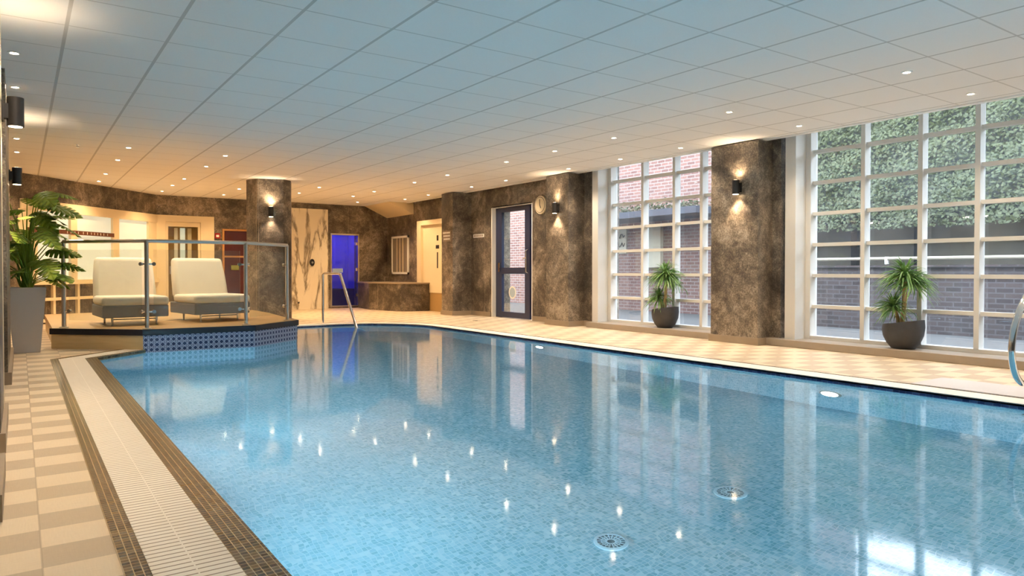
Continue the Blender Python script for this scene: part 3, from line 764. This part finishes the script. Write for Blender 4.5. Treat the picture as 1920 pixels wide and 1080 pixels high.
# ---- glass balustrade
t = empty('glass_balustrade', (1.8, 9.5, ZP)); tag(t, 'steel and glass balustrade with four posts along the platform edge', 'balustrade')
posts = [(0.43, 10.02), (1.22, 9.24), (2.33, 9.20), (3.02, 9.76)]
def bp(mb, name, mat, **k):
    o = mb.build(name, mat, parent=t, **k); o.location = (-1.8, -9.5, -ZP); return o
ZR = 1.27
for p in posts:
    mb = MB(); mb.lathe([(0.024, ZP), (0.024, ZR)], 16, (p[0], p[1], 0)); po = bp(mb, 'post', M['steel'], smooth=True)
    mb = MB(); mb.lathe([(0.05, ZP), (0.05, ZP+0.008), (0.03, ZP+0.015)], 18, (p[0], p[1], 0)); mb.build('base_flange', M['steel'], po, smooth=True)
mb = MB(); mb.tube([(q[0], q[1], ZR) for q in posts], 0.022, 12); bp(mb, 'handrail', M['steel'], smooth=True)
for i in range(3):
    a, b = Vector(posts[i]), Vector(posts[i+1]); d = (b-a).normalized(); nn = Vector((-d.y, d.x))*0.005
    a2, b2 = a+d*0.07, b-d*0.07
    mb = MB(); mb.prism([a2-nn, b2-nn, b2+nn, a2+nn], ZP+0.09, ZR-0.10); bp(mb, 'glass_panel', M['glass_balustrade'])
    for q, e in ((a, 1), (b, -1)):
        for z in (ZP+0.20, ZR-0.27):
            c = q+d*e*0.055
            mb = MB(); mb.tube([(q.x, q.y, z), (c.x, c.y, z)], 0.010, 8)
            mb.lathe([(0.022, -0.014), (0.022, 0.014)], 12, (c.x+d.x*e*0.02, c.y+d.y*e*0.02, z), Matrix.Rotation(PI/2, 3, Vector((d.x, d.y, 0)))); bp(mb, 'clamp', M['steel_bright'], smooth=True)
mb = MB(); a, b = Vector(posts[1]), Vector(posts[2]); d = (b-a).normalized(); c = b-d*0.13; nn = Vector((-d.y, d.x))
mb.prism([c-nn*0.008-d*0.045, c-nn*0.008+d*0.045, c-nn*0.006+d*0.045, c-nn*0.006-d*0.045], 0.93, 0.99); bp(mb, 'warning_sticker', M['orange'])

# ---- lounge chairs
def sub(o, lv=2):
    s_ = o.modifiers.new('soft', 'SUBSURF'); s_.levels = 1; s_.render_levels = lv; return o
def soft_box(x0, x1, y0, y1, z0, z1, bev=0.03, shear=0.0, zref=None, name='', mat=None, par=None):
    mb = MB(); mb.box(x0, x1, y0, y1, z0, z1)
    if shear:
        mb.v = [(x, y+(z-zref)*shear, z) for x, y, z in mb.v]
    o = mb.build(name, mat, par, smooth=True, bevel=bev, segs=4); return o
def make_chair():
    r = empty('lounge_chair', (0, 0, 0))
    # local: x = width (0..0.84), y = depth away from the viewer, front at y=0
    soft_box(-0.37, 0.37, 0.0, 0.90, 0.10, 0.25, 0.015, name='seat_base', mat=M['chair_base'], par=r)
    soft_box(-0.38, 0.38, -0.01, 0.76, 0.245, 0.36, 0.045, name='seat_cushion', mat=M['cushion'], par=r)
    # tapered, reclining backrest
    mb = MB(); z0, z1 = 0.30, 0.86; lean = 0.30
    vs = []
    for z, hw in ((z0, 0.37), (0.6, 0.36), (z1, 0.335)):
        y = 0.66+(z-z0)*lean
        vs += [(-hw, y, z), (hw, y, z), (hw, y+0.17, z), (-hw, y+0.17, z)]
    mb.add(vs, [(3, 2, 1, 0), (8, 9, 10, 11)]+[(4*j+i, 4*j+(i+1) % 4, 4*j+4+(i+1) % 4, 4*j+4+i) for j in (0, 1) for i in range(4)])
    mb.build('backrest', M['cushion'], r, smooth=True, bevel=0.05, segs=4)
    for x in (-0.25, 0.25):
        for y in (0.12, 0.72):
            mb = MB(); mb.lathe([(0.011, 0.0), (0.016, 0.11)], 10, (x, y, 0)); mb.build('leg', M['steel'], r, smooth=True)
    mb = MB(); mb.tube([(-0.25, 0.12, 0.075), (0.25, 0.12, 0.075)], 0.007, 6); mb.build('stretcher', M['black'], r)
    return r
ch = make_chair(); ch.location = (2.24, 10.02, ZP); ch.rotation_euler.z = math.radians(10)
tag(ch, 'cream lounge chair nearer the column, behind the middle glass panel', 'lounge chair', 'lounge chairs on the platform')
c2 = copy_tree(ch); c2.location = (1.19, 9.90, ZP); c2['label'] = 'cream lounge chair nearer the monstera plant, behind the left glass panel'; c2.rotation_euler.z = math.radians(3)

# ================================================================== PLANTS
t = empty('tapered_planter', (0.06, 9.72, 0)); tag(t, 'tall tapered pale grey planter at the left wall beside the platform', 'planter')
mb = MB(); mb.add([(sx*h, sy*h, z) for z, h in ((0, 0.125), (0.735, 0.185), (0.735, 0.165), (0.66, 0.16)) for sx, sy in ((-1, -1), (1, -1), (1, 1), (-1, 1))],
    [(3, 2, 1, 0)]+[(4*j+i, 4*j+(i+1) % 4, 4*j+4+(i+1) % 4, 4*j+4+i) for j in range(3) for i in range(4)]+[(12, 13, 14, 15)])
mb.build('pot', M['planter'], t, bevel=0.004)
mb = MB(); mb.box(-0.158, 0.158, -0.158, 0.158, 0.65, 0.69); mb.build('soil', M['soil'], t)

def monstera_leaf(L, Wd, droop):
    """slotted heart-shaped leaf, base at origin along +x"""
    vs = []; fs = []
    nseg = 7
    def hw(u): return Wd*(math.sin(PI*min(1, (u*0.93+0.07)))**0.65)*(1.0-0.38*u)
    def P(u, v):
        x = L*(u*(1.0)) + abs(v)*0.16*L - 0.10*L*abs(v)*(1-u)*2
        y = v*hw(u); z = -droop*L*u*u - 0.22*abs(v)*hw(u)+0.05*L*math.sin(PI*u)
        return (x, y, z)
    for side in (-1, 1):
        for i in range(nseg):
            u0 = i/nseg; u1 = (i+1)/nseg; g = (u1-u0)*0.13
            b = len(vs)
            gg = g if i < nseg-1 else 0
            for v in (0, 0.35, 0.7, 1.0):
                k = 0 if v <= 0.35 else gg*(v*1.3)
                vs.append(P(u0+k, v*side)); vs.append(P(u1-k, v*side))
            for q in range(3):
                fs.append((b+2*q, b+2*q+1, b+2*q+3, b+2*q+2))
    return vs, fs
def plant_monstera(cx, cy, zb):
    r = empty('monstera_plant', (cx, cy, zb)); rnd = random.Random(11)
    tag(r, 'leafy green monstera with slotted leaves in the tall grey planter', 'plant')
    specs = []
    for i in range(46):
        a = rnd.uniform(-PI, PI); lv = i/45
        rad = rnd.uniform(0.05, 0.36)*(1-0.35*abs(lv-0.45)); z = 0.15+0.95*lv+rnd.uniform(-.06, .06)
        specs.append((a, rad, z, rnd.uniform(0.20, 0.31)))
    # a few deliberate ones toward the right
    rg = -YAW
    specs += [(rg+0.1, 0.26, 0.55, 0.33), (rg-0.3, 0.26, 0.36, 0.32), (rg+0.35, 0.24, 0.78, 0.30), (rg-0.1, 0.18, 1.02, 0.30), (rg-0.6, 0.25, 0.66, 0.30), (rg, 0.30, 0.20, 0.30), (rg+0.1, 0.22, 0.45, 0.3), (rg+0.2, 0.10, 0.9, 0.3)]
    for a, rad, z, L in specs:
        base = Vector((math.cos(a)*rad, math.sin(a)*rad, z))
        if cx+base.x < -0.22: base.x = -0.22-cx+0.02
        mb = MB(); k0 = Vector((rnd.uniform(-.05, .05), rnd.uniform(-.05, .05), -0.03))
        mb.tube([k0, (k0+base)/2*Vector((0.6, 0.6, 1.15)) if False else Vector((base.x*0.35, base.y*0.35, base.z*0.62)), base], [0.010, 0.007, 0.005], 6)
        mb.build('stem', M['leaf_monstera'], r, smooth=True)
        vs, fs = monstera_leaf(L, L*0.50, rnd.uniform(0.15, 0.45))
        ro = Matrix.Rotation(a+rnd.uniform(-.5, .5), 3, 'Z') @ Matrix.Rotation(rnd.uniform(-0.25, 0.5), 3, 'Y') @ Matrix.Rotation(rnd.uniform(-.6, .6), 3, 'X')
        mb = MB(); mb.add([base+ro @ Vector(v) for v in vs], fs); o = mb.build('leaf', M['leaf_monstera'], r, smooth=True)
        # keep leaves on the room side of the left wall
        for v in o.data.vertices:
            if cx+v.co.x < -0.26: v.co.x = -0.26-cx
            if cy+v.co.y < 9.29 and cx+v.co.x < -0.05: v.co.y = 9.29-cy
        so = o.modifiers.new('thickness', 'SOLIDIFY'); so.thickness = 0.0015
    return r
plant_monstera(0.06, 9.72, 0.69)

def blade_crown(mb, c, nb, L, rnd, spread=1.0, width=0.013):
    c = Vector(c)
    for i in range(nb):
        a = rnd.uniform(0, 2*PI); el = rnd.uniform(-0.25, 1.35)
        l = L*rnd.uniform(0.65, 1.1); d = Vector((math.cos(a)*math.cos(el)*spread, math.sin(a)*math.cos(el)*spread, math.sin(el)))
        side = Vector((-math.sin(a), math.cos(a), 0)); vs = []; nseg = 6
        p0 = c+Vector((0, 0, rnd.uniform(-0.05, 0.04)))
        for j in range(nseg+1):
            u = j/nseg; p = p0+d*l*u+Vector((0, 0, -0.60*l*u*u*(0.5+0.5*math.cos(el))))
            wd = width*(math.sin(PI*(0.15+0.85*u)))**0.8 if j < nseg else 0.0008
            vs += [p-side*wd, p+Vector((0, 0, -wd*0.5)), p+side*wd]
        fs = []
        for j in range(nseg):
            b = 3*j; fs += [(b, b+1, b+4, b+3), (b+1, b+2, b+5, b+4)]
        mb.add(vs, fs)
def bowl_and_plant(name_y, label_pot, label_plant, flip, seed):
    X0, Y0_, Z0 = 7.79, name_y, 0.086
    t = empty('plant_pot', (X0, Y0_, Z0)); tag(t, label_pot, 'plant pot', 'charcoal bowl pots on the window ledge')
    prof = [(0.0, 0), (0.115, 0), (0.165, 0.06), (0.20, 0.14), (0.212, 0.22), (0.205, 0.285), (0.186, 0.285), (0.19, 0.22), (0.0, 0.20)]
    seg = 40; vs = []; fs = []
    for j, (r, z) in enumerate(prof):
        for i in range(seg):
            a = 2*PI*i/seg
            tilt = 0.030*math.cos(a-(-PI/2+YAW*0))*(z/0.285)**2 if j < 7 else 0
            k = 0.80 if r > 0 else 1
            vs.append((r*math.cos(a)*0.88, r*math.sin(a), z+tilt))
    for j in range(len(prof)-1):
        for i in range(seg): fs.append((j*seg+i, j*seg+(i+1) % seg, (j+1)*seg+(i+1) % seg, (j+1)*seg+i))
    mb = MB(); mb.add(vs, fs); mb.build('bowl', M['charcoal'], t, smooth=True)
    mb = MB(); mb.lathe([(0.165, 0.205), (0.15, 0.222), (0.0, 0.225)], 24); mb.build('soil', M['soil'], t)
    r = empty('yucca_plant', (X0, Y0_, Z0+0.21)); tag(r, label_plant, 'plant', 'yucca plants on the window ledge')
    rnd = random.Random(seed); s = flip
    # local +(-y) is image right
    mb = MB(); mb.tube([(0, 0.02, 0.0), (0.0, -0.005, 0.2), (0.0, -0.02, 0.54)], [0.028, 0.024, 0.024], 10); mb.build('cane', M['bark'], r, smooth=True)
    mb = MB(); mb.tube([(0, 0.045, 0.0), (0, 0.06, 0.12), (0, 0.085, 0.20)], [0.022, 0.02, 0.018], 10); mb.build('cane', M['bark'], r, smooth=True)
    mb = MB(); blade_crown(mb, (-0.02, -0.02, 0.57), 230, 0.34, rnd, 1.0, 0.009); blade_crown(mb, (-0.02, -0.11, 0.50), 110, 0.27, rnd, 1.0, 0.009); mb.build('leaf_crown', M['leaf_yucca'], r, smooth=True)
    mb = MB(); blade_crown(mb, (-0.02, 0.10, 0.24), 150, 0.26, rnd, 1.0, 0.009); mb.build('leaf_crown', M['leaf_yucca'], r, smooth=True)
    for ob in r.children:
        if ob.name.startswith('leaf_crown'):
            for v in ob.data.vertices:
                if X0+v.co.x > 7.935: v.co.x = 7.935-X0+random.Random(v.index).uniform(-.02, 0)
bowl_and_plant(7.25, 'smaller looking charcoal bowl pot on the ledge of the far window', 'spiky green yucca in the pot at the far window', 1, 3)
bowl_and_plant(3.83, 'charcoal bowl pot with uneven rim on the ledge of the near window', 'spiky green yucca in the pot at the near window', 1, 5)

# ================================================================== RAILS
t = empty('pool_handrail', (4.31, 11.9, 0)); tag(t, 'steel entry handrail sloping into the water before the marble slab', 'handrail')
def hp(mb, name, mat, **k):
    o = mb.build(name, mat, parent=t, **k); o.location = (-4.31, -11.9, 0); return o
mb = MB(); mb.tube([(4.31, 11.93, 0.0), (4.31, 11.93, 0.85), (4.33, 11.91, 0.875)], 0.021, 12); hp(mb, 'post', M['steel_bright'], smooth=True)
mb = MB(); mb.tube([(4.33, 11.91, 0.875), (4.48, 11.65, 0.875), (4.50, 11.60, 0.86)], 0.021, 12); hp(mb, 'top_rail', M['steel_bright'], smooth=True)
mb = MB(); mb.tube([(4.50, 11.61, 0.87), (4.62, 11.22, 0.0), (4.70, 10.98, -0.5)], 0.024, 12); hp(mb, 'sloping_rail', M['steel_bright'], smooth=True)
Rm = Matrix.Translation((4.45, 11.60, 0.925)) @ Matrix.Rotation(-YAW, 4, 'Z')
mb = MB(); mb.box(-0.085, 0.085, -0.01, 0.01, -0.035, 0.035, Rm); hp(mb, 'notice_plate', M['white'])

def ladder_rail(y): return [(6.25, y, 0.0), (6.24, y, 0.55), (6.16, y, 0.74), (5.98, y, 0.84), (5.78, y, 0.84), (5.56, y, 0.74), (5.40, y, 0.58), (5.34, y, 0.42), (5.36, y, 0.30), (5.44, y, 0.20), (5.58, y, 0.145), (5.80, y, 0.13), (6.0, y, 0.12), (6.06, y, 0.06), (6.07, y, 0.0)]
def smooth_path(pts, n_=5):
    P = [Vector(p) for p in pts]; out = []
    for i in range(len(P)-1):
        p0, p1, p2, p3 = P[max(i-1, 0)], P[i], P[i+1], P[min(i+2, len(P)-1)]
        for j in range(n_):
            u = j/n_; out.append(0.5*((2*p1)+(-p0+p2)*u+(2*p0-5*p1+4*p2-p3)*u*u+(-p0+3*p1-3*p2+p3)*u**3))
    return out+[P[-1]]
t = empty('pool_ladder', (6, 1.7, 0)); tag(t, 'curved chrome pool ladder at the right frame edge', 'pool ladder')
for y in (1.93, 1.45):
    mb = MB(); mb.tube(smooth_path(ladder_rail(y)), 0.021, 12); o = mb.build('grab_rail', M['steel_bright'], t, smooth=True); o.location = (-6, -1.7, 0)
for z in (-0.12, -0.36):
    mb = MB(); mb.box(5.50, 5.60, 1.45, 1.93, z-0.012, z+0.012); o = mb.build('step', M['steel_bright'], t); o.location = (-6, -1.7, 0)
mb = MB(); mb.box(5.92, 6.46, 1.3, 2.85, 0.0, 0.010); o = mb.build('floor_mat', simple('grey_mat', (0.52, 0.50, 0.51), 0.6, var=0.08, scale=60), bevel=0.003); tag(o, 'thin grey mat on the deck beside the pool ladder', 'mat')

# ---- pool fittings
def disc_rot_x(): return Matrix.Rotation(-PI/2, 3, 'Y')
for (y, z, lab) in ((3.37, -0.58, 'bright round underwater lamp below the near window'), (7.45, -0.53, 'small bright underwater lamp below the pillar wall light')):
    t = empty('underwater_lamp', (5.64, y, z)); tag(t, lab, 'pool light')
    mb = MB(); mb.lathe([(0.10, 0.0), (0.10, 0.012), (0.08, 0.016)], 24, mat=disc_rot_x()); o = mb.build('bezel', M['steel'], t, smooth=True); o.scale = (1, 1, 1.2)
    mb = MB(); mb.lathe([(0.078, 0.016), (0.06, 0.022)], 24, mat=disc_rot_x()); o = mb.build('lens', M['pool_lens'], t, smooth=True); o.scale = (1, 1, 1.2)
def pool_fill(loc, d, e):  # added fill lamp without a fitting, brightens the pool floor
    l = bpy.data.lights.new('pool_fill_lamp', 'AREA'); l.shape = 'RECTANGLE'; l.size = 1.6; l.size_y = 0.12; l.energy = e; l.color = (0.80, 0.95, 1.0)
    o = bpy.data.objects.new('pool_fill_lamp', l); COL.objects.link(o); o.location = loc
    o.rotation_euler = Vector(d).to_track_quat('-Z', 'Y').to_euler()
UW = 17.0
for x in (1.8, 4.4): pool_fill((x, YB+0.9, -0.45), (0, 1, -0.03), UW*1.6)
for y, k_ in ((-1.2, 0.8), (1.1, 0.65), (3.4, 0.8), (5.4, 1.3), (7.3, 1.9)): pool_fill((0.71, y, -0.34), (1, 0.15, -0.01), UW*k_)
for (x, y, r, lab) in ((2.44, 2.63, 0.088, 'round grated drain on the pool floor nearest the camera'), (3.40, 2.65, 0.095, 'round pale drain cover on the pool floor nearer the window side')):
    t = empty('pool_drain', (x, y, ZF)); tag(t, lab, 'drain')
    mb = MB(); vs = []; sg = 36
    for rr, z in ((r, 0.0), (r, 0.012), (r*0.82, 0.018), (r*0.82, 0.0)):
        for i in range(sg): a = 2*PI*i/sg; vs.append((rr*math.cos(a), rr*math.sin(a), z))
    mb.add(vs, [(j*sg+i, j*sg+(i+1) % sg, (j+1)*sg+(i+1) % sg, (j+1)*sg+i) for j in range(3) for i in range(sg)]); mb.build('rim', M['drain_rim'], t, smooth=True)
    mb = MB(); mb.lathe([(r*0.82, 0.001), (r*0.82, 0.004)], sg); mb.build('well', M['drain_well'], t)
    mb = MB()
    for i in range(18):
        a = 2*PI*i/18; mb.tube([(0.02*math.cos(a), 0.02*math.sin(a), 0.010), (r*0.8*math.cos(a), r*0.8*math.sin(a), 0.010)], 0.004, 4)
    for q in (0.3, 0.55):
        mb.tube([(r*q*math.cos(2*PI*i/20), r*q*math.sin(2*PI*i/20), 0.010) for i in range(20)], 0.003, 4, closed=True)
    mb.build('grille', M['drain_rim'], t)
mb = MB(); mb.lathe([(0.05, 0.0), (0.05, 0.006), (0.03, 0.008)], 16); o = mb.build('deck_drain', M['steel'], smooth=True, origin=None); o.location = (6.9, 11.1, 0); tag(o, 'tiny round drain in the far deck before the narrow sign', 'drain')

# ================================================================== LAMPS
WARM = (1.0, 0.79, 0.56)
WARM_DEEP = (1.0, 0.66, 0.34)
def downlight0(col=WARM):
    r = empty('downlight', (0, 0, 0))
    mb = MB(); sg = 20; vs = []
    for rr, z in ((0.044, 0.0), (0.042, -0.006), (0.029, -0.007), (0.024, -0.001)):
        for i in range(sg): a = 2*PI*i/sg; vs.append((rr*math.cos(a), rr*math.sin(a), z))
    mb.add(vs, [(j*sg+i, j*sg+(i+1) % sg, (j+1)*sg+(i+1) % sg, (j+1)*sg+i) for j in range(3) for i in range(sg)])
    tr_ = mb.build('trim_ring', M['white'], r, smooth=True)
    mb = MB(); mb.lathe([(0.0255, -0.004), (0.0255, -0.002)], sg); mb.build('lens', M['lens'], r)
    spot('downlight_beam', (0, 0, -0.02), (0, 0, -1), SPOT_W, 125, 0.9, col, r, 0.035)
    return r
ordn = ['nearest', 'second nearest', 'third nearest', 'fourth nearest', 'fifth nearest', 'sixth nearest', 'seventh nearest', 'eighth nearest', 'ninth nearest', 'tenth nearest']
rows = [(-0.02, [6.46, 7.65, 10.6, 11.8, 13.6], 'above the left wall'),
        (1.19, [10.55, 11.8, 13.6, 14.8], 'over the left lounge chair'),
        (2.39, [10.5, 11.75, 13.55, 14.7, 15.9], 'over the right lounge chair'),
        (3.58, [14.6, 15.9], 'behind the column towards the back wall'),
        (4.79, [13.44, 14.65], 'right of the column before the marble slab'),
        (5.96, [2.92, 4.68, 6.39, 7.55, 8.71, 10.48, 11.7, 13.5, 14.6], 'above the right pool edge'),
        (7.17, [2.94, 4.68, 6.41, 7.55, 8.73, 10.5, 11.67, 13.43, 14.54], 'closest to the window wall'),
        (6.55, [15.8], 'in front of the steam room door')]
first = downlight0(); deep = downlight0(WARM_DEEP); fresh = {first, deep}
for x, ys, wh in rows:
    for i, y in enumerate(ys):
        src = deep if y > 12.5 else first
        o = src if src in fresh else copy_tree(src); fresh.discard(src)
        o.location = (x, y, H)
        lab = 'warm ceiling downlight, %s in row %s' % (ordn[i], wh) if len(ys) > 1 else 'small warm ceiling downlight %s' % wh
        tag(o, lab, 'downlight', 'recessed ceiling downlights')
# unseen spots added in line with the rows: extra light, no fittings
for x, y in ((-0.02, 2.9), (-0.02, 4.7), (7.17, 0.8), (5.96, 0.8), (7.17, -1.0), (5.96, -1.0), (0.0, -0.5)):
    spot('downlight_beam', (x, y, H-0.03), (0, 0, -1), SPOT_W, 125, 0.9, WARM, None, 0.035)

def sconce0():
    r = empty('wall_light', (0, 0, 0))     # local +x points out of the wall
    mb = MB(); mb.lathe([(0.042, -0.088), (0.045, -0.088), (0.045, 0.088), (0.042, 0.088)], 24, (0.07, 0, 0)); shd = mb.build('shade', M['black'], r, smooth=True)
    mb = MB(); mb.box(0.001, 0.05, -0.028, 0.028, -0.045, 0.045); mb.build('bracket', M['black'], r)
    mb = MB(); mb.box(0.0, 0.012, -0.04, 0.04, -0.06, 0.06); mb.build('backplate', M['black'], r)
    for s in (1, -1):
        mb = MB(); mb.lathe([(0.036, s*0.089), (0.036, s*0.0895)], 20, (0.07, 0, 0)); mb.build('lens', M['lens_soft'], shd)
        spot('wall_light_beam', (0.07, 0, s*0.10), (-0.12, 0, s), SCONCE_W*(0.45 if s > 0 else 1), 130 if s > 0 else 95, 1.0 if s > 0 else 0.75, (1.0, 0.74, 0.48), r, 0.03)
    return r
sc0 = sconce0(); used = False
for loc, rz, lab in (((7.41, 9.30, 1.97), PI, 'black cylinder wall light on the middle pillar beside the clock'),
                     ((7.46, 5.70, 1.97), PI, 'black cylinder wall light on the wide pillar between the two windows'),
                     ((3.66, 12.725, 1.96), -PI/2-0.32, 'black cylinder wall light on the column behind the lounge chairs'),
                     ((-0.084, 5.3, 1.89), 0.0, 'black cylinder wall light on the left wall, largest of the wall lights in view'),
                     ((-0.085, 9.13, 1.92), 0.0, 'black cylinder wall light just above the monstera'),
                     ((-0.177, 3.6, 1.95), 0.0, 'black cylinder wall light cut off by the left picture edge'),
                     ((7.46, 1.9, 1.97), PI, 'black cylinder wall light on the pillar just beyond the right picture edge')):
    o = sc0 if not used else copy_tree(sc0); used = True
    o.location = loc; o.rotation_euler.z = rz; tag(o, lab, 'wall light', 'black up and down wall lights')
# sprinkler and vent on the ceiling
t = empty('ceiling_sprinkler', (0.62, 10.7, H)); tag(t, 'tiny chrome sprinkler head in the ceiling above the platform', 'sprinkler')
mb = MB(); mb.lathe([(0.03, 0), (0.03, -0.004)], 14); mb.build('rose', M['steel_bright'], t)
mb = MB(); mb.lathe([(0.008, -0.004), (0.008, -0.03), (0.018, -0.033)], 10); mb.build('nozzle', M['steel_bright'], t)
t = empty('smoke_detector', (7.0, 2.35, H)); tag(t, 'small dark ceiling detector near the top right corner', 'smoke detector')
mb = MB(); mb.lathe([(0.045, 0), (0.045, -0.015), (0.03, -0.03)], 18); mb.build('body', M['white'], t, smooth=True)
mb = MB(); mb.lathe([(0.034, -0.016), (0.030, -0.024)], 18); mb.build('vent_ring', M['dark'], t, smooth=True)
